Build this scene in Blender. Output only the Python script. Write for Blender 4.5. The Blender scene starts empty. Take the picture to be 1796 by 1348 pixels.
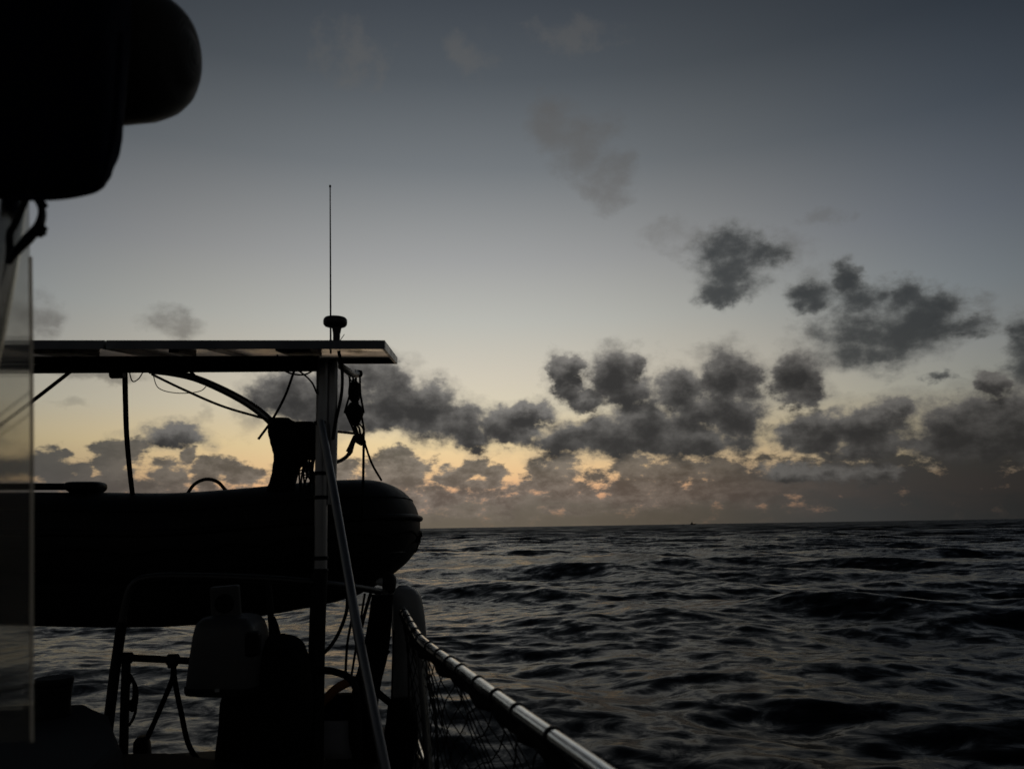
import bpy, bmesh, math, random
import numpy as np
from mathutils import Vector, Matrix

random.seed(7)
RNG = np.random.default_rng(11)
SC = bpy.context.scene
COL = SC.collection

# ------------------------------------------------------------------ camera
EYE = Vector((0.0, 0.0, 2.25))            # seated eye height above the sea
F_PX, W_PX, H_PX = 1357.0, 1796.0, 1348.0
PITCH, ROLL = math.radians(10.42), math.radians(-0.92)
cam_data = bpy.data.cameras.new('camera')
cam = bpy.data.objects.new('camera', cam_data)
COL.objects.link(cam)
SC.camera = cam
cam_data.sensor_width = 36.0
cam_data.lens = 36.0 * F_PX / W_PX
cam_data.clip_start, cam_data.clip_end = 0.05, 40000.0
cam_data.dof.use_dof = True
cam_data.dof.focus_distance = 9.0
cam_data.dof.aperture_fstop = 5.6
ROT = Matrix.Rotation(math.pi / 2 + PITCH, 3, 'X') @ Matrix.Rotation(ROLL, 3, 'Z')
cam.matrix_world = Matrix.Translation(EYE) @ ROT.to_4x4()


def ray(px, py):
    return (ROT @ Vector(((px - W_PX / 2) / F_PX, -(py - H_PX / 2) / F_PX, -1.0))).normalized()


def at(px, py, dist):
    """world point seen at photo pixel (px, py) standing `dist` metres aft of the eye"""
    r = ray(px, py)
    return EYE + r * (dist / r.y)


def azel(px, py):
    r = ray(px, py)
    return math.degrees(math.atan2(r.x, r.y)), math.degrees(math.asin(r.z))


def lin(c):
    return tuple((v / 255 / 12.92) if v / 255 <= 0.04045 else ((v / 255 + 0.055) / 1.055) ** 2.4 for v in c)


# ------------------------------------------------------------------ world: dusk sky with cumulus
SUN_AZ, SUN_EL = math.radians(-8.0), math.radians(-1.2)
world = bpy.data.worlds.new('World')
SC.world = world
world.use_nodes = True
NT = world.node_tree
NT.nodes.clear()


def nd(tree, kind, ins=None, **props):
    n = tree.nodes.new(kind)
    for k, v in props.items():
        setattr(n, k, v)
    for k, v in (ins or {}).items():
        s = n.inputs[k]
        if isinstance(v, bpy.types.NodeSocket):
            tree.links.new(v, s)
        else:
            s.default_value = v
    return n


def M(op, a, b=None, c=None, tree=None, clamp=False):
    ins = {0: a}
    if b is not None: ins[1] = b
    if c is not None: ins[2] = c
    return nd(tree or NT, 'ShaderNodeMath', ins, operation=op, use_clamp=clamp).outputs[0]


def VM(op, a, b=None, c=None, tree=None):
    ins = {0: a}
    if b is not None: ins[1] = b
    if c is not None: ins[2] = c
    n = nd(tree or NT, 'ShaderNodeVectorMath', ins, operation=op)
    return n.outputs['Value'] if op in ('DOT_PRODUCT', 'LENGTH') else n.outputs[0]


def smooth(v, lo, hi, tree=None):
    return nd(tree or NT, 'ShaderNodeMapRange', {0: v, 1: lo, 2: hi, 3: 0.0, 4: 1.0},
              interpolation_type='SMOOTHSTEP').outputs[0]


def mixc(f, a, b, tree=None):
    n = nd(tree or NT, 'ShaderNodeMix', data_type='RGBA')
    t = tree or NT
    for idx, v in ((0, f), (6, a), (7, b)):
        if isinstance(v, bpy.types.NodeSocket): t.links.new(v, n.inputs[idx])
        else: n.inputs[idx].default_value = (*v, 1.0) if idx and len(v) == 3 else v
    return n.outputs[2]


def _scale(c, f, tree=None):
    t = tree or NT
    n = t.nodes.new('ShaderNodeVectorMath'); n.operation = 'SCALE'
    if isinstance(c, bpy.types.NodeSocket): t.links.new(c, n.inputs[0])
    else: n.inputs[0].default_value = c
    if isinstance(f, bpy.types.NodeSocket): t.links.new(f, n.inputs['Scale'])
    else: n.inputs['Scale'].default_value = f
    return n.outputs[0]


def noise(vec, scale, detail=6.0, rough=0.55, dist=0.0, tree=None, lac=2.0):
    n = nd(tree or NT, 'ShaderNodeTexNoise', noise_dimensions='3D' if tree else '2D')
    for k, v in (('Vector', vec), ('Scale', scale), ('Detail', detail), ('Roughness', rough), ('Distortion', dist), ('Lacunarity', lac)):
        if isinstance(v, bpy.types.NodeSocket): (tree or NT).links.new(v, n.inputs[k])
        else: n.inputs[k].default_value = v
    return n


tc = nd(NT, 'ShaderNodeTexCoord')
DIR = VM('NORMALIZE', tc.outputs['Generated'])
sep = nd(NT, 'ShaderNodeSeparateXYZ', {0: DIR})
X, Y, Z = sep.outputs
AZ = M('MULTIPLY', M('ARCTAN2', X, Y), 180 / math.pi)
EL = M('MULTIPLY', M('ARCSINE', Z), 180 / math.pi)
P = nd(NT, 'ShaderNodeCombineXYZ', {0: AZ, 1: EL, 2: 0.0}).outputs[0]

# clear sky behind the clouds: physically based dusk sky, graded by height above the horizon and angle from the glow
horiz = M('SQRT', M('ADD', M('MULTIPLY', X, X), M('MULTIPLY', Y, Y)))


def angle_from(az_deg):
    a = math.radians(az_deg)
    return M('SUBTRACT', horiz, M('ADD', M('MULTIPLY', X, math.sin(a)), M('MULTIPLY', Y, math.cos(a))))


away = angle_from(-4.5)
FALL = M('ADD', M('MULTIPLY', M('EXPONENT', M('MULTIPLY', away, M('SUBTRACT', -4.3, M('MULTIPLY', M('MAXIMUM', Z, 0.0), 3.6)))), 0.945), 0.055)
ramp = nd(NT, 'ShaderNodeValToRGB', {0: M('MULTIPLY', M('MAXIMUM', EL, 0.0), 1 / 90.0)})
cr = ramp.color_ramp
stops = [(0, (196, 150, 118)), (2.4, (232, 176, 132)), (4.0, (240, 200, 148)), (6.0, (238, 213, 164)), (8.6, (222, 211, 185)),
         (11, (211, 203, 186)), (15, (188, 188, 181)), (19.5, (161, 162, 162)), (26, (117, 122, 126)),
         (32, (84, 90, 96)), (38, (60, 66, 74)), (60, (35, 40, 47)), (90, (24, 27, 34))]
while len(cr.elements) < len(stops):
    cr.elements.new(0.5)
for e, (el, c) in zip(cr.elements, stops):
    e.position = el / 90
for e, (el, c) in zip(sorted(cr.elements, key=lambda q: q.position), stops):
    e.color = (*lin(c), 1)
nish = nd(NT, 'ShaderNodeTexSky', sky_type='NISHITA', sun_disc=False, sun_elevation=SUN_EL,
          sun_rotation=SUN_AZ, altitude=0.0, air_density=1.0, dust_density=2.0, ozone_density=1.0)
cool = mixc(smooth(away, 0.03, 0.22), ramp.outputs[0], VM('MULTIPLY', ramp.outputs[0], (0.88, 0.99, 1.16)))
cool = mixc(M('MULTIPLY', smooth(away, 0.03, 0.16), smooth(EL, 7.0, 3.0)), cool, VM('MULTIPLY', ramp.outputs[0], (0.52, 0.64, 0.80)))
clear = VM('ADD', _scale(cool, M('MULTIPLY', FALL, 9.6)), _scale(nish.outputs[0], 0.06))

# noise used to break the cloud outlines (stretched along the horizon)
PN = VM('MULTIPLY', P, (1.0, 1.35, 1.0))
w1 = noise(PN, 0.17, 2.0, 0.5).outputs['Color']
w2 = noise(VM('ADD', PN, (41.0, 17.0, 3.0)), 0.8, 3.0, 0.6).outputs['Color']
warp = VM('ADD', VM('MULTIPLY_ADD', w1, (1.7, 1.1, 0.0), (-0.85, -0.55, 0.0)),
          VM('MULTIPLY_ADD', w2, (1.5, 1.3, 0.0), (-0.75, -0.65, 0.0)))
PW = VM('ADD', P, warp)
PL = VM('ADD', P, _scale(warp, 0.55))
nz = noise(VM('ADD', PN, (9.0, 77.0, 5.0)), 0.38, 6.0, 0.56).outputs[0]
nzl = noise(VM('ADD', VM('MULTIPLY', P, (1.0, 1.9, 1.0)), (59.0, 27.0, 5.0)), 0.5, 6.0, 0.62).outputs[0]


def blobs(items, pos, k=0.55, shift=0.0, grow=1.0):
    """smallest normalised squared distance to any of the ellipses (photo-size radii turned into degrees)"""
    cur = None
    for (cx, cy, rx, ry) in items:
        a0, e0 = azel(cx, cy)
        e0 -= shift
        ra = grow * abs(azel(cx + rx, cy)[0] - azel(cx - rx, cy)[0]) / 2
        re = grow * abs(azel(cx, cy + ry)[1] - azel(cx, cy - ry)[1]) / 2
        q = VM('MULTIPLY_ADD', pos, (1 / ra, 1 / re, 0), (-a0 / ra, -e0 / re, 0))
        d2 = VM('DOT_PRODUCT', q, q)
        cur = d2 if cur is None else M('SMOOTH_MIN', cur, d2, k)
    return cur


MAIN = [(971, 652, 16, 26), (996, 640, 27, 17), (988, 678, 24, 22), (1022, 700, 36, 16), (1076, 660, 44, 38), (1108, 642, 16, 24), (1106, 686, 44, 22),
        (1134, 736, 66, 30), (1181, 686, 47, 32), (1091, 764, 142, 36), (1210, 776, 120, 28), (1278, 672, 46, 48), (1294, 728, 50, 46), (1230, 718, 60, 30),
        (1396, 660, 42, 46), (1400, 697, 42, 18), (1445, 742, 47, 28), (1427, 768, 58, 28), (1530, 747, 72, 34), (1570, 724, 32, 18), (1534, 782, 84, 18),
        (1694, 743, 88, 42), (1760, 730, 64, 46), (1712, 778, 116, 24), (1739, 671, 26, 20), (1516, 826, 50, 16), (1423, 828, 76, 16), (1900, 760, 130, 66),
        (673, 685, 54, 40), (640, 732, 74, 24), (752, 700, 42, 26), (782, 742, 66, 34), (820, 768, 34, 20), (874, 741, 27, 26), (917, 725, 50, 17), (907, 762, 54, 20),
        (976, 774, 64, 16), (500, 692, 54, 40), (575, 702, 70, 48), (648, 655, 40, 30), (299, 766, 54, 18), (-120, 745, 90, 46)]
MID = [(1285, 458, 62, 58), (1340, 447, 42, 26), (1280, 512, 48, 20), (1427, 514, 46, 26), (1481, 482, 24, 28), (1545, 592, 122, 52), (1600, 562, 84, 46),
       (1512, 532, 54, 32), (1592, 520, 38, 28), (1625, 556, 64, 38), (1690, 571, 46, 20), (1543, 622, 60, 18), (1790, 616, 32, 50), (1650, 660, 21, 12)]
LOW = [(700, 802, 26, 18), (714, 828, 46, 26), (676, 830, 36, 26), (794, 835, 32, 16), (838, 818, 26, 16), (870, 831, 24, 13), (847, 849, 52, 10), (968, 828, 44, 26),
       (996, 820, 24, 22), (974, 851, 66, 12), (1121, 821, 44, 20), (1191, 828, 76, 18), (1141, 855, 66, 12), (924, 878, 80, 12), (1057, 878, 80, 14), (1250, 826, 66, 20),
       (1300, 858, 120, 20), (1490, 854, 270, 24), (1712, 845, 160, 44), (1780, 872, 140, 30), (208, 818, 37, 28), (299, 825, 42, 20), (330, 797, 15, 12), (380, 819, 44, 20),
       (76, 819, 38, 30), (152, 832, 16, 20), (431, 836, 38, 16), (169, 846, 66, 12), (104, 793, 26, 7), (211, 783, 46, 15), (580, 830, 60, 24), (520, 846, 60, 16), (770, 872, 80, 12), (-100, 825, 110, 36)]
VEIL = [(985, 220, 46, 40), (1030, 262, 46, 48), (1064, 312, 36, 46), (290, 555, 40, 18), (320, 570, 34, 18), (62, 562, 36, 38), (160, 658, 76, 12)]
WISP = [(820, 95, 44, 56), (620, 100, 60, 60), (1010, 60, 80, 34), (284, 553, 28, 13), (312, 566, 34, 18), (62, 562, 36, 38), (17, 556, 40, 40),
        (160, 658, 76, 12), (121, 703, 40, 10), (363, 722, 18, 26), (1440, 380, 50, 20), (1078, 630, 70, 30), (1250, 622, 66, 24), (1395, 626, 52, 22), (1186, 415, 70, 40), (450, 745, 50, 34),
        (1370, 440, 60, 40), (1700, 560, 60, 34), (1440, 490, 60, 36)]

f_main = M('SUBTRACT', 1.0, blobs(MAIN, PW, grow=1.17))
f_base = M('SUBTRACT', 1.0, blobs(MAIN, PW, shift=0.7, grow=1.1))
f_mid = M('SUBTRACT', 1.0, blobs(MID, PW, grow=1.15))
f_low = M('SUBTRACT', 1.0, blobs(LOW, PL, grow=1.15))
f_wisp = M('SUBTRACT', 1.0, blobs(WISP, PW))
f_veil = M('SUBTRACT', 1.0, blobs(VEIL, PW, grow=1.2))

# the same sort of broken cumulus carries on round the rest of the horizon
outside = smooth(M('ABSOLUTE', AZ), 38.0, 46.0)
gen = noise(VM('ADD', PN, (300.0, 20.0, 9.0)), 0.11, 5.0, 0.6).outputs[0]
f_gen = M('SUBTRACT', M('MULTIPLY', M('SUBTRACT', gen, 0.5), 7.0), M('MULTIPLY', M('ABSOLUTE', M('SUBTRACT', EL, 6.0)), 0.12))
f_gen = M('SUBTRACT', M('MULTIPLY', M('ADD', f_gen, 3.0), outside), 3.0)
f_main = M('MAXIMUM', f_main, f_gen)

nA = M('MULTIPLY', M('SUBTRACT', nz, 0.5), 3.8)
f_low = M('MAXIMUM', f_low, M('MINIMUM', M('MULTIPLY', M('SUBTRACT', M('ADD', 3.4, M('MULTIPLY', M('MINIMUM', away, 0.25), 9.0)), EL), 0.45), 0.66))
nL = M('MULTIPLY', M('SUBTRACT', nzl, 0.5), 3.6)
a_main = smooth(M('ADD', M('MULTIPLY', f_main, 1.7), nA), -0.75, 0.9)
a_mid = M('MULTIPLY', smooth(M('ADD', M('MULTIPLY', f_mid, 1.3), M('MULTIPLY', nA, 0.85)), -0.95, 1.25), 0.92)
a_low = M('MULTIPLY', smooth(M('ADD', f_low, nL), -0.45, 0.45), 0.93)
a_wisp = M('MULTIPLY', smooth(M('ADD', f_wisp, M('MULTIPLY', nA, 1.3)), -0.4, 1.6), 0.30)
a_veil = M('MULTIPLY', smooth(M('ADD', f_veil, M('MULTIPLY', nA, 1.1)), -1.0, 1.7), 0.42)
a_halo = M('MULTIPLY', smooth(M('ADD', M('MULTIPLY', f_main, 1.1), M('MULTIPLY', nA, 1.2)), -1.9, 0.1), 0.30)

# cloud body colours: dark bases against the glow, paler and warmer where thin or far
FC = M('ADD', M('MULTIPLY', FALL, 0.7), 0.30)
body = smooth(M('ADD', f_base, M('MULTIPLY', nA, 0.95)), -1.3, 1.5)
lowness = smooth(EL, 9.0, 1.0)
c_main = mixc(body, lin((124, 121, 117)), lin((57, 56, 55)))
c_main = mixc(M('MULTIPLY', lowness, 0.4), c_main, lin((66, 63, 59)))
c_mid = mixc(smooth(M('ADD', f_mid, M('MULTIPLY', nA, 0.6)), -0.5, 1.3), lin((122, 123, 121)), lin((58, 61, 63)))
c_low = mixc(smooth(M('ADD', nL, M('MULTIPLY', nA, 0.4)), -0.75, 0.85), lin((126, 119, 111)), lin((78, 76, 73)))
c_low = mixc(smooth(away, 0.03, 0.13), c_low, lin((100, 101, 101)))
c_wisp = lin((104, 101, 97))
haze_n = M('MULTIPLY', M('SUBTRACT', noise(VM('MULTIPLY', P, (0.5, 1.6, 1.0)), 0.5, 4.0, 0.6).outputs[0], 0.5), 4.5)
a_haze = M('MULTIPLY', smooth(M('ADD', EL, M('MULTIPLY', haze_n, 0.8)), 2.3, 0.3), 0.93)
c_haze = mixc(smooth(away, 0.03, 0.13), mixc(smooth(EL, 0.2, 2.5), lin((106, 97, 84)), lin((116, 108, 97))), lin((108, 108, 106)))

# far clouds darken quickly away from the glow
FL = M('ADD', M('MULTIPLY', M('EXPONENT', M('MULTIPLY', angle_from(-8.0), -9.0)), 0.96), 0.04)
sky = mixc(a_wisp, clear, _scale(c_wisp, M('MULTIPLY', FC, 10.0)))
sky = mixc(a_veil, sky, _scale(lin((90, 85, 80)), M('MULTIPLY', FC, 10.0)))
sky = mixc(a_mid, sky, _scale(c_mid, M('MULTIPLY', FC, 10.0)))
sky = mixc(a_halo, sky, _scale(lin((128, 125, 119)), M('MULTIPLY', FC, 10.0)))
sky = mixc(a_low, sky, _scale(c_low, M('MULTIPLY', FL, 10.0)))
sky = mixc(a_haze, sky, _scale(c_haze, M('MULTIPLY', FL, 10.0)))
sky = mixc(a_main, sky, _scale(c_main, M('MULTIPLY', FC, 10.0)))
bg = nd(NT, 'ShaderNodeBackground', {'Color': sky, 'Strength': 0.1})
wo = nd(NT, 'ShaderNodeOutputWorld')
NT.links.new(bg.outputs[0], wo.inputs['Surface'])
world.cycles.sampling_method = 'NONE'

# the sun is behind the cloud bank at the horizon: only a breath of warm light is left
sun_data = bpy.data.lights.new('sun', 'SUN')
sun_data.energy = 0.01
sun_data.angle = math.radians(12)
sun_data.color = (1.0, 0.72, 0.45)
sun = bpy.data.objects.new('sun', sun_data)
COL.objects.link(sun)
sdir = Vector((math.sin(SUN_AZ), math.cos(SUN_AZ), math.tan(math.radians(3.0)))).normalized()
sun.rotation_euler = sdir.to_track_quat('Z', 'Y').to_euler()
sun.location = (0, 0, 30)

SC.view_settings.view_transform = 'Standard'
SC.view_settings.look = 'None'
SC.view_settings.exposure = 0.0
SC.view_settings.gamma = 1.0
SC.view_settings.use_curve_mapping = False
SC.render.engine = 'CYCLES'
SC.cycles.max_bounces = 5
SC.cycles.transparent_max_bounces = 12
SC.cycles.use_denoising = True
SC.cycles.use_adaptive_sampling = True
SC.cycles.adaptive_threshold = 0.015


# ------------------------------------------------------------------ materials
def mat(name, color, rough=0.6, metal=0.0, var=0.25, scale=14.0, bump=0.0, bscale=60.0, spec=0.5, sheen=0.0):
    m = bpy.data.materials.new(name)
    m.use_nodes = True
    t = m.node_tree
    b = t.nodes['Principled BSDF']
    co = nd(t, 'ShaderNodeTexCoord').outputs['Object']
    n = noise(co, scale, 5.0, 0.6, tree=t).outputs[0]
    lo = tuple(c * (1 - var) for c in color)
    hi = tuple(min(1, c * (1 + var)) for c in color)
    t.links.new(mixc(n, lo, hi, tree=t), b.inputs['Base Color'])
    r = nd(t, 'ShaderNodeMapRange', {0: n, 1: 0.3, 2: 0.7, 3: max(0.02, rough - 0.1), 4: min(1, rough + 0.1)}).outputs[0]
    t.links.new(r, b.inputs['Roughness'])
    b.inputs['Metallic'].default_value = metal
    b.inputs['Specular IOR Level'].default_value = spec
    if sheen:
        b.inputs['Sheen Weight'].default_value = sheen
    if bump:
        n2 = noise(co, bscale, 4.0, 0.6, tree=t).outputs[0]
        bn = nd(t, 'ShaderNodeBump', {'Height': n2, 'Strength': bump, 'Distance': 0.01})
        t.links.new(bn.outputs[0], b.inputs['Normal'])
    return m


def canvas_mat(name, color):
    """woven acrylic canvas: fine thread relief and salt-faded blotches"""
    m = mat(name, color, 0.9, var=0.3, scale=6.0, spec=0.15)
    t = m.node_tree
    co = nd(t, 'ShaderNodeTexCoord').outputs['Object']
    wv = nd(t, 'ShaderNodeTexWave', {'Vector': co, 'Scale': 220.0, 'Distortion': 1.5}).outputs['Fac']
    bn = nd(t, 'ShaderNodeBump', {'Height': wv, 'Strength': 0.25, 'Distance': 0.002})
    t.links.new(bn.outputs[0], t.nodes['Principled BSDF'].inputs['Normal'])
    return m


STEEL = mat('stainless_steel', (0.78, 0.78, 0.75), 0.22, 1.0, 0.12, 9.0, 0.05, 40.0)
DULL = mat('dull_aluminium', (0.42, 0.42, 0.43), 0.42, 1.0, 0.2, 9.0)
DARKTUBE = mat('tarnished_tube', (0.10, 0.10, 0.10), 0.5, 1.0, 0.3, 12.0)
FRAME = mat('anodised_frame', (0.19, 0.195, 0.215), 0.45, 1.0, 0.15, 6.0)
BACKSHEET = mat('panel_backsheet', (0.80, 0.75, 0.68), 0.2, 0, 0.12, 4.0, spec=0.9)  # white sheet, with the orange horizon glow tinted into its base colour
CELL = mat('panel_glass', (0.01, 0.012, 0.025), 0.12, 0, 0.2, 4.0)
BLACK = mat('black_plastic', (0.012, 0.012, 0.013), 0.55, 0, 0.3, 20.0, spec=0.25)
RUBBER = mat('dinghy_fabric', (0.022, 0.022, 0.023), 0.62, 0, 0.25, 8.0, 0.08, 30.0, spec=0.25)
HULLM = mat('dinghy_hull', (0.018, 0.018, 0.018), 0.6, 0, 0.25, 6.0, spec=0.2)
ROPE = mat('dark_rope', (0.02, 0.019, 0.017), 0.95, 0, 0.3, 90.0, 0.5, 300.0, spec=0.1)
TANROPE = mat('tan_rope', (0.05, 0.042, 0.032), 0.95, 0, 0.3, 90.0, 0.5, 300.0, spec=0.1)
NAVY = canvas_mat('navy_canvas', (0.006, 0.009, 0.028))
GREYCAN = canvas_mat('pale_grey_canvas', (0.07, 0.07, 0.068))
GREYCAN.node_tree.nodes['Principled BSDF'].inputs['Sheen Weight'].default_value = 0.9
GREYCAN.node_tree.nodes['Principled BSDF'].inputs['Sheen Roughness'].default_value = 0.35
DARKCAN = canvas_mat('black_canvas', (0.010, 0.010, 0.011))
GREYPL = mat('grey_plastic', (0.10, 0.10, 0.10), 0.5, 0, 0.15, 6.0)
FENDER = mat('fender_vinyl', (0.38, 0.38, 0.375), 0.45, 0, 0.25, 10.0)
WHITE = mat('white_plastic', (0.5, 0.5, 0.48), 0.4, 0, 0.1, 8.0)
DOME = mat('antenna_plastic', (0.06, 0.06, 0.06), 0.5, 0, 0.15, 10.0)
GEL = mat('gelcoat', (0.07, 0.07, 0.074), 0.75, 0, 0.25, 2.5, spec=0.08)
ORANGE = mat('orange_cloth', (0.6, 0.25, 0.10), 0.85, 0, 0.25, 12.0)
WHITECL = mat('white_cloth', (0.60, 0.60, 0.64), 0.85, 0, 0.2, 10.0)


# ------------------------------------------------------------------ mesh helpers
def tag(o, label=None, cat=None, group=None, kind=None):
    if label: o['label'] = label
    if cat: o['category'] = cat
    if group: o['group'] = group
    if kind: o['kind'] = kind
    return o


def thing(name, label, cat, loc, group=None):
    o = bpy.data.objects.new(name, None)
    o.empty_display_size = 0.1
    o.location = loc
    COL.objects.link(o)
    return tag(o, label, cat, group, 'thing')


def origin(o):
    v = Vector((0, 0, 0))
    while o is not None:
        v += o.location
        o = o.parent
    return v


def mesh(name, verts, faces, material, parent=None, smooth_sh=True):
    off = origin(parent) if parent else Vector((0, 0, 0))
    me = bpy.data.meshes.new(name)
    me.from_pydata([tuple(Vector(v) - off) for v in verts], [], faces)
    me.update()
    bm = bmesh.new(); bm.from_mesh(me)
    bmesh.ops.recalc_face_normals(bm, faces=bm.faces)
    bm.to_mesh(me); bm.free()
    if smooth_sh:
        me.polygons.foreach_set('use_smooth', [True] * len(me.polygons))
        me.set_sharp_from_angle(angle=math.radians(50))
    me.materials.append(material)
    o = bpy.data.objects.new(name, me)
    COL.objects.link(o)
    if parent: o.parent = parent
    return o


def catmull(pts, n=8):
    pts = [Vector(p) for p in pts]
    if len(pts) < 3: 
        return pts
    q = [pts[0] * 2 - pts[1]] + pts + [pts[-1] * 2 - pts[-2]]
    out = []
    for i in range(1, len(q) - 2):
        a, b, c, d = q[i - 1:i + 3]
        for k in range(n):
            t = k / n
            out.append(0.5 * ((2 * b) + (c - a) * t + (2 * a - 5 * b + 4 * c - d) * t * t + (3 * b - a - 3 * c + d) * t ** 3))
    out.append(pts[-1])
    return out


def sweep(pts, r, seg=10, flat=1.0):
    """verts and faces of a round tube (or flattened strap) along a polyline, closed at its ends"""
    pts = [Vector(p) for p in pts]
    n = len(pts)
    rad = r if isinstance(r, (list, tuple)) else [r] * n
    V, Fc = [], []
    up = None
    for i, p in enumerate(pts):
        t = (pts[min(i + 1, n - 1)] - pts[max(i - 1, 0)]).normalized()
        if up is None:
            up = Vector((0, 0, 1)) if abs(t.z) < 0.9 else Vector((0, 1, 0))
        a = t.cross(up).normalized()
        up = a.cross(t).normalized()
        for k in range(seg):
            th = 2 * math.pi * k / seg
            V.append(p + a * (math.cos(th) * rad[i]) + up * (math.sin(th) * rad[i] * flat))
    for i in range(n - 1):
        for k in range(seg):
            k2 = (k + 1) % seg
            Fc.append((i * seg + k, i * seg + k2, (i + 1) * seg + k2, (i + 1) * seg + k))
    Fc.append(tuple(range(seg))[::-1])
    Fc.append(tuple((n - 1) * seg + k for k in range(seg)))
    return V, Fc


def tube(name, pts, r, material, parent=None, seg=10, curve=False, flat=1.0, n=8):
    if curve: 
        m = len(pts)
        if isinstance(r, (list, tuple)):
            rr = []
            for i in range(m - 1):
                rr += [r[i] + (r[i + 1] - r[i]) * k / n for k in range(n)]
            r = rr + [r[-1]]
        pts = catmull(pts, n)
    V, Fc = sweep(pts, r, seg, flat)
    return mesh(name, V, Fc, material, parent)


def merge(parts):
    V, Fc = [], []
    for v, f in parts:
        o = len(V)
        V += list(v); Fc += [tuple(i + o for i in q) for q in f]
    return V, Fc


def lathe(center, prof, seg=24, axis=Vector((0, 0, 1))):
    q = Vector((0, 0, 1)).rotation_difference(axis)
    V, Fc = [], []
    for (r, z) in prof:
        for k in range(seg):
            th = 2 * math.pi * k / seg
            V.append(Vector(center) + q @ Vector((r * math.cos(th), r * math.sin(th), z)))
    for i in range(len(prof) - 1):
        for k in range(seg):
            k2 = (k + 1) % seg
            Fc.append((i * seg + k, i * seg + k2, (i + 1) * seg + k2, (i + 1) * seg + k))
    Fc.append(tuple(range(seg))[::-1]); Fc.append(tuple((len(prof) - 1) * seg + k for k in range(seg)))
    return V, Fc


def box(name, c, size, material, parent=None, bevel=0.004, rot=None, seg=2):
    bm = bmesh.new()
    bmesh.ops.create_cube(bm, size=1.0)
    bmesh.ops.scale(bm, vec=size, verts=bm.verts)
    if bevel:
        bmesh.ops.bevel(bm, geom=list(bm.edges), offset=bevel, segments=seg, affect='EDGES', profile=0.5)
    if rot: bmesh.ops.rotate(bm, cent=(0, 0, 0), matrix=rot, verts=bm.verts)
    bmesh.ops.translate(bm, vec=Vector(c), verts=bm.verts)
    V = [v.co.copy() for v in bm.verts]; Fc = [tuple(v.index for v in f.verts) for f in bm.faces]
    bm.free()
    return mesh(name, V, Fc, material, parent, smooth_sh=False)


def loft(rows, dist, seg=28, power=2.0, wob=0.0, seed=0, sub=4):
    """a solid body from rows (photo y, left x, right x, half depth in metres) standing at `dist`"""
    rg = random.Random(seed)
    rows = [tuple(map(float, r)) + ((dist,) if len(r) == 4 else ()) for r in rows]
    # resample the rows smoothly
    pts = [Vector((r[1], r[2], r[3])) for r in rows]
    ys = [(r[0], r[4]) for r in rows]
    P3 = catmull(pts, sub)
    Y3 = []
    for i in range(len(ys) - 1):
        for k in range(sub):
            t = k / sub
            Y3.append((ys[i][0] + (ys[i + 1][0] - ys[i][0]) * t, ys[i][1] + (ys[i + 1][1] - ys[i][1]) * t))
    Y3.append(ys[-1])
    ph = [rg.random() * 6.28 for _ in range(8)]
    V, Fc = [], []
    for i, (p, (yy, dd)) in enumerate(zip(P3, Y3)):
        L, R = at(p.x, yy, dd), at(p.y, yy, dd)
        c = (L + R) / 2
        hx = (R - L) / 2
        hd = Vector((0, 1, 0)) * max(p.z, 0.002)
        for k in range(seg):
            th = 2 * math.pi * k / seg
            co, si = math.cos(th), math.sin(th)
            e = 2.0 / power
            cx = math.copysign(abs(co) ** e, co); sy = math.copysign(abs(si) ** e, si)
            w = 1 + wob * (math.sin(3 * th + i * 0.55 + ph[0]) * 0.5 + math.sin(7 * th - i * 0.9 + ph[1]) * 0.3 + math.sin(11 * th + i * 1.3 + ph[2]) * 0.2)
            V.append(c + hx * cx * w + hd * sy * w)
    n = len(P3)
    for i in range(n - 1):
        for k in range(seg):
            k2 = (k + 1) % seg
            Fc.append((i * seg + k, i * seg + k2, (i + 1) * seg + k2, (i + 1) * seg + k))
    Fc.append(tuple(range(seg))[::-1]); Fc.append(tuple((n - 1) * seg + k for k in range(seg)))
    return V, Fc


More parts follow.
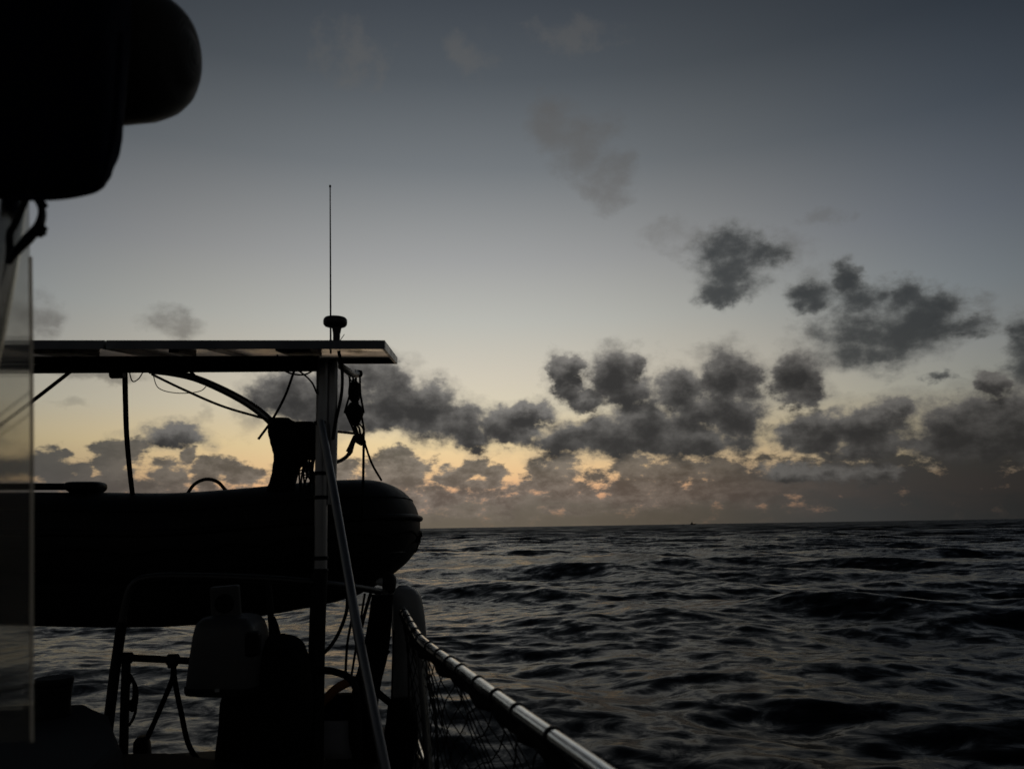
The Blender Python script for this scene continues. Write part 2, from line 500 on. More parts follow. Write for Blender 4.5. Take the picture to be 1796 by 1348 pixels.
# ------------------------------------------------------------------ the sea
def build_sea():
    STEP = 0.0060
    rad = 0.6 * np.exp(np.arange(0, 1560) * STEP)            # 0.6 m ... about 7 km
    rad = np.concatenate([rad, [12000.0, 20000.0]])
    front = np.radians(np.arange(-40, 40.01, 0.15))
    back = np.radians(np.arange(43.0, 317.5, 3.5))
    ang = np.concatenate([front, back])
    nr, na = len(rad), len(ang)
    R, A = np.meshgrid(rad, ang, indexing='ij')
    x0, y0 = R * np.sin(A), R * np.cos(A)
    x, y, z = x0.copy(), y0.copy(), np.zeros_like(x0)
    wind = math.radians(205.0)                                # seas running towards the lower left
    comps = []
    for lam in np.geomspace(0.32, 30.0, 92):
        lam = lam * RNG.uniform(0.93, 1.07)
        spread = 0.40 if lam > 7 else 0.8
        th = wind + RNG.normal() * spread
        amp = (0.0070 if lam > 2.5 else 0.0052) * lam * math.exp(-(max(lam - 12, 0) / 9.0) ** 2) * RNG.uniform(0.6, 1.25)
        comps.append((lam, th, amp, RNG.uniform(0, 2 * math.pi)))
    for lam, th, amp, ph in comps:
        k = 2 * math.pi / lam
        dx, dy = math.sin(th), math.cos(th)
        fade = np.clip((lam / (rad * STEP) - 1.3) / 2.0, 0, 1)[:, None]
        live = fade[:, 0] > 0
        arg = k * (x0[live] * dx + y0[live] * dy) + ph
        # groups of higher and lower seas
        grp = 0.7 + 0.3 * np.sin(x0[live] * k * 0.13 + y0[live] * k * 0.09 + ph * 3)
        a = amp * fade[live] * grp
        s = np.sin(arg)
        z[live] += a * np.cos(arg)
        q = 0.72
        x[live] -= q * a * dx * s
        y[live] -= q * a * dy * s
    wake = np.clip(1 - np.abs(np.degrees(np.where(A > math.pi, A - 2 * math.pi, A)) + 26) / 22, 0, 1) ** 0.5   # flatter water in the wake
    z *= 1 - wake * (1 - np.clip((R - 3.0) / 30.0, 0.3, 1))
    z *= np.clip((R - 3.0) / 5.0, 0.25, 1)                    # the yacht's own hull flattens the sea right under it
    V = np.stack([x, y, z], -1).reshape(-1, 3)
    i = np.arange(nr - 1)[:, None]; j = np.arange(na)[None, :]
    j2 = (j + 1) % na
    q = np.stack([i * na + j, (i + 1) * na + j, (i + 1) * na + j2, i * na + j2], -1).reshape(-1, 4)
    me = bpy.data.meshes.new('sea')
    me.vertices.add(len(V)); me.vertices.foreach_set('co', V.ravel())
    me.loops.add(q.size); me.loops.foreach_set('vertex_index', q.ravel().astype(np.int32))
    me.polygons.add(len(q)); me.polygons.foreach_set('loop_start', np.arange(0, q.size, 4, dtype=np.int32))
    me.polygons.foreach_set('use_smooth', np.ones(len(q), bool))
    me.update(calc_edges=True)
    if me.polygons[2000].normal.z < 0:
        me.flip_normals()
    o = bpy.data.objects.new('sea', me)
    COL.objects.link(o)
    tag(o, 'dark choppy open sea reaching to the horizon', 'sea', kind='structure')
    m = bpy.data.materials.new('sea_water'); m.use_nodes = True
    t = m.node_tree
    b = t.nodes['Principled BSDF']
    b.inputs['Base Color'].default_value = (0.0012, 0.0016, 0.0022, 1)
    b.inputs['IOR'].default_value = 1.333
    b.inputs['Specular IOR Level'].default_value = 0.068
    geo = nd(t, 'ShaderNodeNewGeometry')
    pos = geo.outputs['Position']
    s1 = VM('MULTIPLY', pos, (1.0, 1.5, 1.0), tree=t)
    rotd = nd(t, 'ShaderNodeVectorRotate', {'Vector': s1, 'Angle': math.radians(16)}, rotation_type='Z_AXIS').outputs[0]
    # ripples finer than the modelled waves: slopes from noise
    n1 = noise(rotd, 1.6, 6.0, 0.7, 0.4, tree=t); n1.noise_dimensions = '2D'
    sl = VM('MULTIPLY_ADD', n1.outputs['Color'], (0.56, 0.66, 0.0), (-0.28, -0.33, 0.0), tree=t)
    n2 = noise(VM('MULTIPLY', pos, (0.5, 1.0, 1.0), tree=t), 0.06, 4.0, 0.6, 0.3, tree=t); n2.noise_dimensions = '2D'
    sl = VM('ADD', sl, VM('MULTIPLY_ADD', n2.outputs['Color'], (0.3, 0.9, 0.0), (-0.15, -0.45, 0.0), tree=t), tree=t)
    # beyond the modelled waves only the faces turned to the yacht show above one another
    flat = VM('MULTIPLY', pos, (1.0, 1.0, 0.0), tree=t)
    far = nd(t, 'ShaderNodeMapRange', {0: VM('LENGTH', flat, tree=t), 1: 12.0, 2: 260.0, 3: 0.0, 4: -0.24}).outputs[0]
    tilt = _scale(VM('NORMALIZE', flat, tree=t), far, t)
    nn = VM('NORMALIZE', VM('ADD', VM('ADD', geo.outputs['Normal'], sl, tree=t), tilt, tree=t), tree=t)
    t.links.new(nn, b.inputs['Normal'])
    rr = nd(t, 'ShaderNodeMapRange', {0: VM('LENGTH', pos, tree=t), 1: 5.0, 2: 300.0, 3: 0.15, 4: 0.3}).outputs[0]
    t.links.new(rr, b.inputs['Roughness'])
    me.materials.append(m)
    return o


build_sea()


def at_z(px, py, z):
    r = ray(px, py)
    return EYE + r * ((z - EYE.z) / r.z)


EZ = EYE.z
DECK_Z = EZ - 0.92


# ------------------------------------------------------------------ yacht stern: hull, deck, coaming
def prism_xy(outline, z0, z1):
    n = len(outline)
    V = [Vector((x, y, z0)) for x, y in outline] + [Vector((x, y, z1)) for x, y in outline]
    Fc = [tuple(range(n))[::-1], tuple(range(n, 2 * n))] + [(i, (i + 1) % n, n + (i + 1) % n, n + i) for i in range(n)]
    return V, Fc


yacht = thing('yacht', 'stern of the sailing yacht with dark deck and cockpit coaming, bottom left', 'yacht', (-1.2, 1.2, DECK_Z))
toe_px = [at_z(x, y, DECK_Z + 0.045) for x, y in ((840, 1560), (775, 1420), (745, 1345), (732, 1310), (722, 1284), (713, 1259))]
edge = [(0.62, -3.0), (0.52, -1.0), (0.33, 0.6)] + [(p.x + 0.014, p.y) for p in toe_px] + [(toe_px[-1].x - 0.1, toe_px[-1].y + 0.05),
        (-1.2, 3.55), (-1.9, 3.42), (-2.75, 3.2), (-2.95, 2.9), (-3.15, 1.4), (-3.3, 0.0), (-3.35, -1.5), (-3.2, -3.0)]
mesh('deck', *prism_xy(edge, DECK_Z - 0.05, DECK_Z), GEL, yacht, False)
rings = []
for z, k in ((DECK_Z - 0.052, 1.0), (0.75, 0.985), (0.3, 0.95), (-0.1, 0.88), (-0.6, 0.7)):
    rings.append([Vector((-1.35 + (x + 1.35) * k, (y - 0.2) * (k if y > 0 else 1.0) + 0.2, z)) for x, y in edge])
V, Fc = [], []
for rg_ in rings: V += rg_
n = len(edge)
for i in range(len(rings) - 1):
    for k in range(n):
        Fc.append((i * n + k, i * n + (k + 1) % n, (i + 1) * n + (k + 1) % n, (i + 1) * n + k))
Fc.append(tuple((len(rings) - 1) * n + k for k in range(n)))
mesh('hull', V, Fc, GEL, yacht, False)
coam = [(-0.99, -1.0), (-1.0, 2.02), (-1.03, 2.26), (-1.26, 2.62), (-1.44, 2.82), (-2.75, 2.80), (-2.85, 2.5), (-2.95, -1.0)]
bm = bmesh.new()
vs = [bm.verts.new((x, y, DECK_Z + 0.002)) for x, y in coam]
vt = [bm.verts.new((-1.95 + (x + 1.95) * 0.96, y * 0.985, EZ - 0.565)) for x, y in coam]
bm.faces.new(vt)
for i in range(len(coam)): bm.faces.new((vs[i], vs[(i + 1) % len(coam)], vt[(i + 1) % len(coam)], vt[i]))
bm.verts.ensure_lookup_table()
top_edges = [e for e in bm.edges if e.verts[0] in vt and e.verts[1] in vt]
bmesh.ops.bevel(bm, geom=top_edges, offset=0.025, segments=4, affect='EDGES', profile=0.5)
bm.verts.index_update()
V = [v.co.copy() for v in bm.verts]; Fc = [tuple(v.index for v in f.verts) for f in bm.faces]; bm.free()
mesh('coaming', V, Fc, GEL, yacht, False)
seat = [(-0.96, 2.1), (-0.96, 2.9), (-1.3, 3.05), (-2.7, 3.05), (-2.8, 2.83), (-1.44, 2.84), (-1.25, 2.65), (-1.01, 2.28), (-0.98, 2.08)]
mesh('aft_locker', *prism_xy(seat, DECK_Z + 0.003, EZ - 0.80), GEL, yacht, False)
toe = [Vector((x - 0.012, y, DECK_Z + 0.045)) for x, y in edge[1:9]]
tube('toe_rail', toe, 0.016, STEEL, yacht, 10, curve=True)
for k in (1, 2, 3, 4, 5, 6):
    p = toe[k]
    tube('toe_rail_foot', [p - Vector((0, 0, 0.045)), p], 0.008, STEEL, yacht, 8)

# winch on the coaming
wc = at_z(90, 1254, EZ - 0.564)
winch = thing('winch', 'black drum winch on the cockpit coaming beside the clear window', 'winch', wc)
mesh('drum', *lathe(wc, [(0.056, 0), (0.056, 0.014), (0.053, 0.02), (0.052, 0.05), (0.053, 0.078), (0.054, 0.083), (0.053, 0.088)], 28), BLACK, winch)
mesh('self_tailer', *lathe(wc, [(0.050, 0.088), (0.055, 0.092), (0.056, 0.108), (0.053, 0.115), (0.015, 0.118)], 28), BLACK, winch)

# ------------------------------------------------------------------ pushpit across the stern
pp = thing('stern_rail', 'dark stern rail of bent tube running across behind the grey box', 'rail', at(400, 1400, 3.2))
D = 3.22
tube('top_rail', [at(182, 1330, D), at(187, 1285, D), at(211, 1110, D), at(222, 1050, D), at(234, 1024, D), at(262, 1012, D), at(330, 1010, D), at(460, 1014, D),
                  at(560, 1022, 3.3), at(640, 1032, 3.55), at(690, 1043, 3.86)], 0.0145, DARKTUBE, pp, 12, curve=True)
tube('lower_rail', [at(205, 1152, D), at(290, 1156, D), at(420, 1164, D), at(560, 1174, D), at(596, 1180, 3.2), at(616, 1192, 3.2), at(626, 1222, 3.2), at(630, 1330, 3.2)], 0.014, BLACK, pp, 12, curve=True)
tube('stanchion', [at(214, 1090, D - 0.01), at(201, 1180, D - 0.01), at(184, 1320, D - 0.01)], 0.02, BLACK, pp, 12)
tube('stanchion', [at(222, 1148, D), at(219, 1230, D), at(216, 1350, D)], 0.017, BLACK, pp, 12)
tube('stanchion', [at(470, 1016, D), at(478, 1120, D), at(490, 1352, D)], 0.013, BLACK, pp, 12)
for (x, y) in ((222, 1153), (303, 1156)):
    c = at(x, y, D)
    mesh('clamp', *lathe(c - Vector((0.022, 0, 0)), [(0.018, 0), (0.022, 0.004), (0.022, 0.04), (0.018, 0.044)], 16, Vector((1, 0, 0))), BLACK, pp)

# rope bridle hanging from the lower rail in a narrow A
bridle = thing('rope_bridle', 'black rope hanging from the lower rail in a narrow A shape', 'rope', at(300, 1320, D - 0.02))
tube('rope_leg', [at(304, 1160, D - 0.02), at(302, 1190, D - 0.02), at(284, 1235, D - 0.02), at(262, 1285, D - 0.02), at(244, 1322, D - 0.02)], 0.0105, ROPE, bridle, 8, curve=True)
tube('rope_leg', [at(304, 1160, D - 0.02), at(307, 1195, D - 0.02), at(318, 1250, D - 0.02), at(331, 1305, D - 0.02), at(356, 1345, D - 0.02)], 0.0105, ROPE, bridle, 8, curve=True)
V, Fc = merge([sweep(catmull([at(303 + 7 * math.cos(t), 1164 + 5 * math.sin(t * 0.9), D - 0.03 + 0.02 * math.sin(t)) for t in np.linspace(0, 12, 26)], 3), 0.006, 6)])
mesh('knot', V, Fc, ROPE, bridle)
V, Fc = loft([(1290, 243, 258, 0.02), (1300, 236, 262, 0.03), (1325, 236, 264, 0.03), (1345, 240, 262, 0.025)], D - 0.02, 14, 2.5)
mesh('shackle_block', V, Fc, BLACK, bridle)
# a coil tied on the left stanchion
coilt = thing('rope_coil', 'small dark rope coil tied to the left stern stanchion', 'rope', at(222, 1250, D - 0.03))
parts = []
for q in range(5):
    parts.append(sweep(catmull([at(226 + q * 1.5 + 9 * math.cos(t), 1208 + 26 * math.sin(t) + q * 3, D - 0.03 - 0.006 * q + 0.012 * math.cos(t)) for t in np.linspace(0, 6.28, 12)], 3), 0.0052, 6))
parts.append(sweep(catmull([at(228, 1228, D - 0.03), at(238, 1240, D - 0.04), at(234, 1258, D - 0.03), at(226, 1272, D - 0.03)], 5), 0.0055, 6))
mesh('coil', *merge(parts), ROPE, coilt)

# ------------------------------------------------------------------ covered motor, grey box and lamp on the rail
motor = thing('covered_outboard', 'bulky black canvas-covered outboard shape standing right of the grey box', 'outboard motor', at(465, 1350, 3.05))
V, Fc = loft([(1112, 478, 500, 0.03), (1118, 460, 518, 0.08), (1132, 448, 530, 0.12), (1160, 440, 538, 0.15), (1195, 428, 544, 0.155), (1213, 396, 545, 0.155), (1250, 391, 545, 0.15),
              (1300, 386, 543, 0.14), (1362, 376, 538, 0.12)], 3.08, 36, 2.4, 0.02, 3)
mesh('cover', V, Fc, DARKCAN, motor)
tube('hem_cord', [at(386, 1322, 2.93), at(430, 1331, 2.90), at(490, 1331, 2.91), at(541, 1322, 2.96)], 0.006, ROPE, motor, 8, curve=True)
tube('carry_strap', [at(478, 1082, 3.06), at(484, 1098, 3.06), at(489, 1118, 3.06)], 0.011, DARKCAN, motor, 8)

gb = thing('equipment_box', 'pale grey rounded plastic box fixed on the stern rail', 'box', at(402, 1215, 3.0))
V, Fc = loft([(1076, 384, 432, 0.05), (1080, 366, 446, 0.085), (1090, 356, 455, 0.105), (1112, 351, 461, 0.115), (1150, 346, 464, 0.12), (1190, 341, 463, 0.12), (1204, 342, 461, 0.115), (1212, 350, 452, 0.10)], 2.98, 44, 5.0)
shell = mesh('shell', V, Fc, GREYPL, gb)
V, Fc = loft([(1196, 338, 466, 0.124), (1204, 338, 465, 0.124), (1209, 340, 463, 0.122)], 2.98, 44, 5.0, sub=2)
mesh('rim', V, Fc, BLACK, gb)
box('latch', at(381, 1210, 2.855), (0.016, 0.008, 0.012), WHITE, shell, 0.002)
box('handle_recess', at(444, 1128, 2.885), (0.05, 0.05, 0.085), BLACK, shell, 0.012)

lp = thing('square_lamp', 'square plate with dark round centre mounted above the grey box', 'lamp', at(396, 1086, 2.99))
rotp = Matrix.Rotation(math.radians(-4), 3, 'Y') @ Matrix.Rotation(math.radians(6), 3, 'X')
cl = at(396, 1056, 2.97)
plate = box('plate', cl, (0.108, 0.028, 0.122), GREYPL, lp, 0.008, rotp, 3)
ax = (rotp @ Vector((0, -1, 0))).normalized()
mesh('lens', *lathe(cl + ax * 0.010, [(0.036, 0.0), (0.036, 0.008), (0.031, 0.011), (0.028, 0.006), (0.004, 0.006)], 28, ax), BLACK, plate)
tube('bracket', [at(396, 1070, 3.0), at(398, 1090, 3.0)], 0.014, BLACK, lp, 10)

# ------------------------------------------------------------------ inflatable dinghy hung across the stern
DR = 0.225
dk = thing('inflatable_dinghy', 'black inflatable dinghy hung across the stern, bow to the right', 'dinghy', at(300, 1098, 4.4))
path = [at(-420, 948, 3.92), at(-200, 944, 3.92), at(0, 943, 3.92), at(150, 943, 3.92), at(300, 944, 3.92), at(420, 936, 3.92), at(520, 926, 3.94), at(600, 919, 4.0),
        at(645, 917, 4.14), at(664, 919, 4.42), at(664, 919, 4.62), at(646, 919, 4.88), at(602, 919, 5.04), at(500, 922, 5.1), at(300, 930, 5.12), at(0, 930, 5.12), at(-300, 930, 5.12)]
pc = catmull(path, 8)
btube = tube('buoyancy_tube', path, DR, RUBBER, dk, 36, curve=True)


def offset_path(ang, extra):
    out = []
    for i, p in enumerate(pc):
        t = pc[min(i + 1, len(pc) - 1)] - pc[max(i - 1, 0)]
        t.z = 0; t.normalize()
        nrm = Vector((t.y, -t.x, 0))
        out.append(p + (nrm * math.cos(ang) + Vector((0, 0, 1)) * math.sin(ang)) * (DR + extra))
    return out


tube('rubbing_strake', offset_path(0.12, 0.006), 0.017, BLACK, btube, 8)
tube('seam_band', offset_path(0.62, -0.001), 0.007, BLACK, btube, 6)
tube('seam_band', offset_path(-0.75, -0.001), 0.006, BLACK, btube, 6)
# rigid V hull under the tubes
prof = [(-420, 1092, 1.0), (-100, 1096, 1.0), (60, 1097, 1.0), (200, 1100, 1.0), (300, 1099, 1.0), (380, 1094, 0.98), (440, 1085, 0.96), (500, 1075, 0.93), (560, 1064, 0.92), (600, 1051, 0.88), (630, 1036, 0.82), (655, 1020, 0.74), (680, 1000, 0.62), (700, 978, 0.48), (714, 958, 0.3)]
V, Fc = [], []
for (px, pb, k) in prof:
    zb = at(px, pb, 4.0).z
    xx = at(px, pb, 4.1).x
    zc = max(at(px, 955, 4.0).z, zb + 0.10)
    for (dy, zz) in ((-0.50, zc + 0.05), (-0.66, zc - 0.09), (-0.60, zb + 0.07), (-0.50, zb), (0.0, zb - 0.02), (0.50, zb), (0.60, zb + 0.07), (0.66, zc - 0.09), (0.50, zc + 0.05)):
        V.append(Vector((xx, 4.5 + dy * k, zz)))
m_ = 9
for i in range(len(prof) - 1):
    for k in range(m_):
        Fc.append((i * m_ + k, i * m_ + (k + 1) % m_, (i + 1) * m_ + (k + 1) % m_, (i + 1) * m_ + k))
Fc.append(tuple(range(m_))[::-1]); Fc.append(tuple((len(prof) - 1) * m_ + k for k in range(m_)))
mesh('hull', V, Fc, HULLM, dk)
tube('grab_handle', [at(328, 866, 4.05), at(342, 848, 4.05), at(362, 840, 4.05), at(382, 845, 4.05), at(398, 862, 4.05)], 0.009, BLACK, btube, 8, curve=True)
tube('bow_grab_line', [at(732, 936, 4.5), at(733, 955, 4.5), at(728, 968, 4.48), at(725, 952, 4.46), at(728, 944, 4.46), at(726, 960, 4.46)], 0.004, ROPE, btube, 6, curve=True)
tube('grab_line', [p + Vector((0, 0, -0.05 + 0.03 * abs(math.sin(i * 0.42)))) for i, p in enumerate(offset_path(-0.1, 0.012))], 0.006, ROPE, btube, 6)

oar = thing('oar', 'black oar lying on top of the dinghy tube at left', 'oar', at(90, 866, 3.92))
tube('shaft', [at(-260, 853, 3.92), at(-60, 853, 3.92), at(125, 853, 3.92)], 0.017, BLACK, oar, 12)
V, Fc = loft([(844.5, 128, 174, 0.03), (846, 122, 179, 0.06), (849, 119, 182, 0.075), (854, 119, 182, 0.08), (859, 121, 180, 0.075), (864, 126, 176, 0.05)], 3.92, 20, 3.2)
mesh('blade', V, Fc, BLACK, oar)

# ------------------------------------------------------------------ arch with solar panels
AD = 3.3
arch = thing('solar_arch', 'grey tubular stern arch carrying the solar panels and dinghy tackle', 'arch', at(560, 1400, AD))
tube('post', [at(566, 632, AD), at(564, 800, AD), at(562, 1012, AD)], 0.027, DULL, arch, 18, curve=True)
tube('post_foot', [at(561, 1004, AD), at(556, 1120, 3.27), at(552, 1372, 3.2)], 0.033, BLACK, arch, 18, curve=True)
tube('post', [at(583, 634, AD + 0.02), at(582, 760, AD + 0.02), at(579, 884, AD + 0.02)], 0.025, DULL, arch, 18)
tube('diagonal_brace', [at(562, 738, 3.26), at(583, 850, 3.2), at(604, 970, 3.1), at(630, 1120, 2.98), at(654, 1240, 2.9), at(682, 1380, 2.8)], [0.017, 0.018, 0.018, 0.019, 0.019, 0.019], DULL, arch, 16, curve=True)
tube('cross_beam', [at(-300, 649, 3.34), at(0, 647, 3.34), at(300, 645, 3.34), at(560, 643, 3.34)], 0.021, BLACK, arch, 14)
tube('cross_beam', [at(-300, 634, 3.3), at(0, 632, 3.3), at(300, 631, 3.3), at(560, 630, 3.3)], 0.016, BLACK, arch, 14)
tube('curved_brace', [at(262, 650, 3.4), at(300, 654, 3.42), at(345, 664, 3.45), at(400, 688, 3.48), at(445, 714, 3.5), at(478, 742, 3.5), at(520, 790, 3.48), at(556, 850, 3.4)], [0.014, 0.015, 0.016, 0.017, 0.018, 0.018, 0.018, 0.018], DULL, arch, 12, curve=True)
tube('stay', [at(128, 648, 3.36), at(48, 710, 3.36), at(-60, 790, 3.36)], 0.0085, BLACK, arch, 8)
tube('stay', [at(335, 652, 3.4), at(352, 670, 3.44)], 0.007, BLACK, arch, 8)
tube('drip_rod', [at(516, 650, 3.3), at(500, 694, 3.28), at(478, 735, 3.26), at(453, 770, 3.24)], 0.0058, BLACK, arch, 8, curve=True)
for (x, y, r) in ((212, 640, 0.035), (206, 656, 0.02)):
    c = at(x, y, 3.36)
    mesh('pipe_clamp', *lathe(c - Vector((0.03, 0, 0)), [(r * 0.85, 0), (r, 0.006), (r, 0.054), (r * 0.85, 0.06)], 16, Vector((1, 0, 0))), BLACK, arch)
for (y0) in (742, 830, 872, 978, 1000):
    c = at(563, y0, AD)
    mesh('pipe_collar', *lathe(c, [(0.029, -0.008), (0.0305, -0.005), (0.0305, 0.005), (0.029, 0.008)], 18), BLACK, arch)
tube('davit_arm', [at(590, 636, 3.5), at(606, 648, 3.62), at(618, 656, 3.8), at(627, 655, 3.95)], 0.016, WHITE, arch, 12, curve=True)
mesh('davit_cap', *lathe(at(627, 655, 3.95), [(0.018, -0.006), (0.02, 0.0), (0.018, 0.02), (0.010, 0.026)], 14, Vector((0.6, 0.6, 0.1)).normalized()), BLACK, arch)

# solar panels: near edge lower than the far edge
def panel(name, label, pxa, pxb):
    """frame of four bars, glass on top, white backsheet tinted with warm glow below, junction boxes"""
    def xat(px, d): return (px - W_PX / 2) / F_PX * d
    yn, yf = 3.0, 3.95
    z0, z1 = at(0, 604, yn).z, at(675, 604, yn).z
    x0, x1 = at(0, 604, yn).x, at(675, 604, yn).x
    zfar = at(340, 634, yf).z - at(340, 604, yn).z
    xl, xr = at(pxa, 604, 3.0).x, at(pxb, 604, 3.0).x
    sh = at(697, 636, yf).x - at(675, 604, yn).x           # the panels are set slightly askew to the eye
    H = 0.035
    zmid = z0 + (z1 - z0) * ((xl + xr) / 2 - x0) / (x1 - x0)
    th = thing(name, label, 'solar panel', Vector(((xl + xr) / 2, (yn + yf) / 2, zmid + zfar / 2)), 'solar panels on the stern arch')
    def pt(u, v, w):  # u 0..1 across, v 0..1 aft, w height
        xx = xl + (xr - xl) * u
        return Vector((xx + sh * v, yn + (yf - yn) * v, z0 + (z1 - z0) * (xx - x0) / (x1 - x0) + zfar * v + w))
    def slab(nm, u0, u1, v0, v1, w0, w1, mt):
        V = [pt(u, v, w) for w in (w0, w1) for (u, v) in ((u0, v0), (u1, v0), (u1, v1), (u0, v1))]
        return mesh(nm, V, [(3, 2, 1, 0), (4, 5, 6, 7), (0, 1, 5, 4), (1, 2, 6, 5), (2, 3, 7, 6), (3, 0, 4, 7)], mt, th, False)
    e = 0.012 / (xr - xl); g = 0.03 / (yf - yn)
    slab('frame_bar', 0, 1, 0, g * 0.5, -H / 2, H / 2, FRAME)
    slab('frame_bar', 0, 1, 1 - g, 1, -H / 2, H / 2, FRAME)
    slab('frame_bar', 0, e, g * 0.5, 1 - g, -H / 2, H / 2 - 0.001, FRAME)
    slab('frame_bar', 1 - e, 1, g * 0.5, 1 - g, -H / 2, H / 2 - 0.001, FRAME)
    slab('glass', e, 1 - e, g * 0.5, 1 - g, H / 2 - 0.009, H / 2 - 0.004, CELL)
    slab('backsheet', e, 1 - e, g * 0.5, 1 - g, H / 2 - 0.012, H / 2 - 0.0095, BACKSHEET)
    return th, slab


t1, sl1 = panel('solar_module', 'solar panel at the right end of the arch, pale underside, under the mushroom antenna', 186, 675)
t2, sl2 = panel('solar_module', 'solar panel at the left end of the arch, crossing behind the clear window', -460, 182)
sl1('junction_box', 0.59, 0.72, 0.10, 0.42, -0.018, 0.0045, BLACK)
sl1('junction_box', 0.15, 0.19, 0.25, 0.5, -0.014, 0.0045, BLACK)
sl1('support_strut', 0.335, 0.345, 0.03, 0.9, -0.013, 0.004, DULL)
sl2('junction_box', 0.72, 0.86, 0.06, 0.45, -0.018, 0.0045, BLACK)
sl2('support_strut', 0.985, 0.995, 0.03, 0.9, -0.013, 0.004, DULL)

# loose cables under the panels
def cable(label, pts, r=0.0028, mt=ROPE):
    o = tube('cable', [at(*p) for p in pts], r, mt, None, 6, curve=True)
    return tag(o, label, 'cable', 'loose cables under the panels')


cable('short black cable loop hanging beside the vertical lifting line', [(226, 648, 3.36), (232, 668, 3.36), (243, 664, 3.36), (252, 650, 3.36)])
cable('thin cable drooping in a wide loop under the curved brace', [(268, 655, 3.36), (278, 680, 3.36), (310, 689, 3.36), (350, 686, 3.38), (366, 672, 3.42)], 0.002)
cable('black cable run from the junction box to the arch post top', [(486, 622, 3.3), (500, 650, 3.3), (532, 657, 3.3), (556, 645, 3.28)], 0.004)
cable('second black cable sagging into the arch post top', [(490, 640, 3.32), (520, 648, 3.3), (545, 668, 3.28), (556, 690, 3.27)], 0.004)
cable('black cable hanging down the right face of the arch post', [(594, 615, 3.3), (600, 650, 3.32), (599, 690, 3.32), (590, 735, 3.3), (584, 770, 3.27)], 0.007, BLACK)
cable('thin stiff wire ends sticking up beside the mushroom antenna stem', [(594, 600, 3.25), (600, 592, 3.25), (604, 586, 3.25)], 0.0016, BLACK)

# mushroom GPS antenna and whip aerial
ma = thing('gps_antenna', 'dark mushroom-shaped antenna standing on the panel edge', 'antenna', at(588, 600, 3.2))
gc = at(588, 564, 3.2)
mesh('dome', *lathe(gc, [(0.030, -0.022), (0.044, -0.019), (0.0495, -0.012), (0.0505, 0.0), (0.049, 0.010), (0.044, 0.016), (0.020, 0.019), (0.003, 0.0195)], 32), DOME, ma)
mesh('stem', *lathe(at(590, 598, 3.2), [(0.0145, -0.03), (0.015, 0.03), (0.018, 0.045), (0.020, 0.058), (0.026, 0.061)], 20), DOME, ma)
wa = thing('whip_aerial', 'tall thin whip aerial rising above the solar panels', 'aerial', at(579.5, 606, 3.24))
tube('rod', [at(580, 620, 3.24), at(579.6, 480, 3.24), at(579, 326, 3.24)], [0.0042, 0.0034, 0.0026], DOME, wa, 8)
mesh('tip', *lathe(at(579, 327, 3.24), [(0.003, -0.006), (0.0048, -0.003), (0.0048, 0.004), (0.002, 0.007)], 10), DOME, wa)
mesh('base_ferrule', *lathe(at(580, 600, 3.24), [(0.009, -0.03), (0.009, 0.0), (0.006, 0.01)], 12), DOME, wa)

# ------------------------------------------------------------------ hanging lines, tackle, bundle
def line(label, pts, r=0.006, mt=ROPE, cat='rope', name='rope', group=None):
    o = tube(name, [at(*p) for p in pts], r, mt, None, 8, curve=True)
    return tag(o, label, cat, group)


line('thick dark lifting line from the panel clamp down to the dinghy', [(219, 650, 3.4), (220, 700, 3.5), (222, 760, 3.62), (227, 820, 3.76), (233, 872, 3.88)], 0.0115)
line('thin slack line from the cross beam to the black bundle', [(266, 656, 3.38), (320, 682, 3.4), (390, 712, 3.42), (468, 735, 3.44)], 0.0055, TANROPE)
line('rope from the tackle forward to the dinghy bow', [(638, 772, 3.96), (652, 812, 4.05), (669, 842, 4.15)], 0.0058, TANROPE)
line('rope from the tackle straight down across the dinghy bow', [(638, 770, 3.92), (637, 840, 3.8), (636, 880, 3.72), (634, 930, 3.7)], 0.0065)
line('short rope leading from the post to the tackle', [(585, 756, 3.4), (605, 758, 3.6), (622, 760, 3.85)], 0.006, TANROPE)
line('tail of rope falling from the tackle back to the post', [(622, 772, 3.86), (612, 795, 3.7), (600, 806, 3.55), (584, 812, 3.35)], 0.009)

tk = thing('block_and_tackle', 'black pulley blocks with doubled ropes hanging from the davit arm', 'tackle', at(638, 785, 3.92))
V, Fc = loft([(668, 618, 626, 0.012), (674, 613, 632, 0.03), (690, 611, 633, 0.036), (700, 613, 630, 0.03), (706, 617, 627, 0.014)], 3.95, 18, 3.0)
mesh('upper_block', V, Fc, BLACK, tk)
V, Fc = loft([(706, 614, 626, 0.014), (712, 610, 634, 0.03), (722, 605, 638, 0.038), (732, 610, 635, 0.034), (742, 616, 630, 0.016)], 3.95, 18, 2.6)
mesh('lower_block', V, Fc, BLACK, tk)
V, Fc = loft([(764, 626, 634, 0.012), (770, 622, 640, 0.03), (776, 624, 642, 0.028), (781, 632, 641, 0.012)], 3.94, 16, 2.4)
mesh('becket_block', V, Fc, BLACK, tk)
for (a, b) in ((613, 604), (619, 622), (624, 630), (631, 638)):
    tube('fall_rope', [at(a, 652, 3.94), at(a + 1, 690, 3.93), at(b, 724, 3.92)], 0.0055, ROPE, tk, 6)
for (a, b, q) in ((606, 627, 722), (614, 631, 736), (622, 634, 740), (634, 638, 728)):
    tube('fall_rope', [at(a, q, 3.93), at((a + b) / 2 + 2, 750, 3.91), at(b, 772, 3.92)], 0.0055, TANROPE, tk, 6)
parts = [sweep(catmull([at(630 + 9 * math.cos(t * 1.0 + q), 752 + 11 * math.sin(t * 1.13 + q) + q, 3.91 + 0.03 * math.sin(t + q)) for t in np.linspace(0, 6.6, 12)], 3), 0.0042, 5) for q in range(4)]
mesh('rope_turns', *merge(parts), TANROPE, tk)
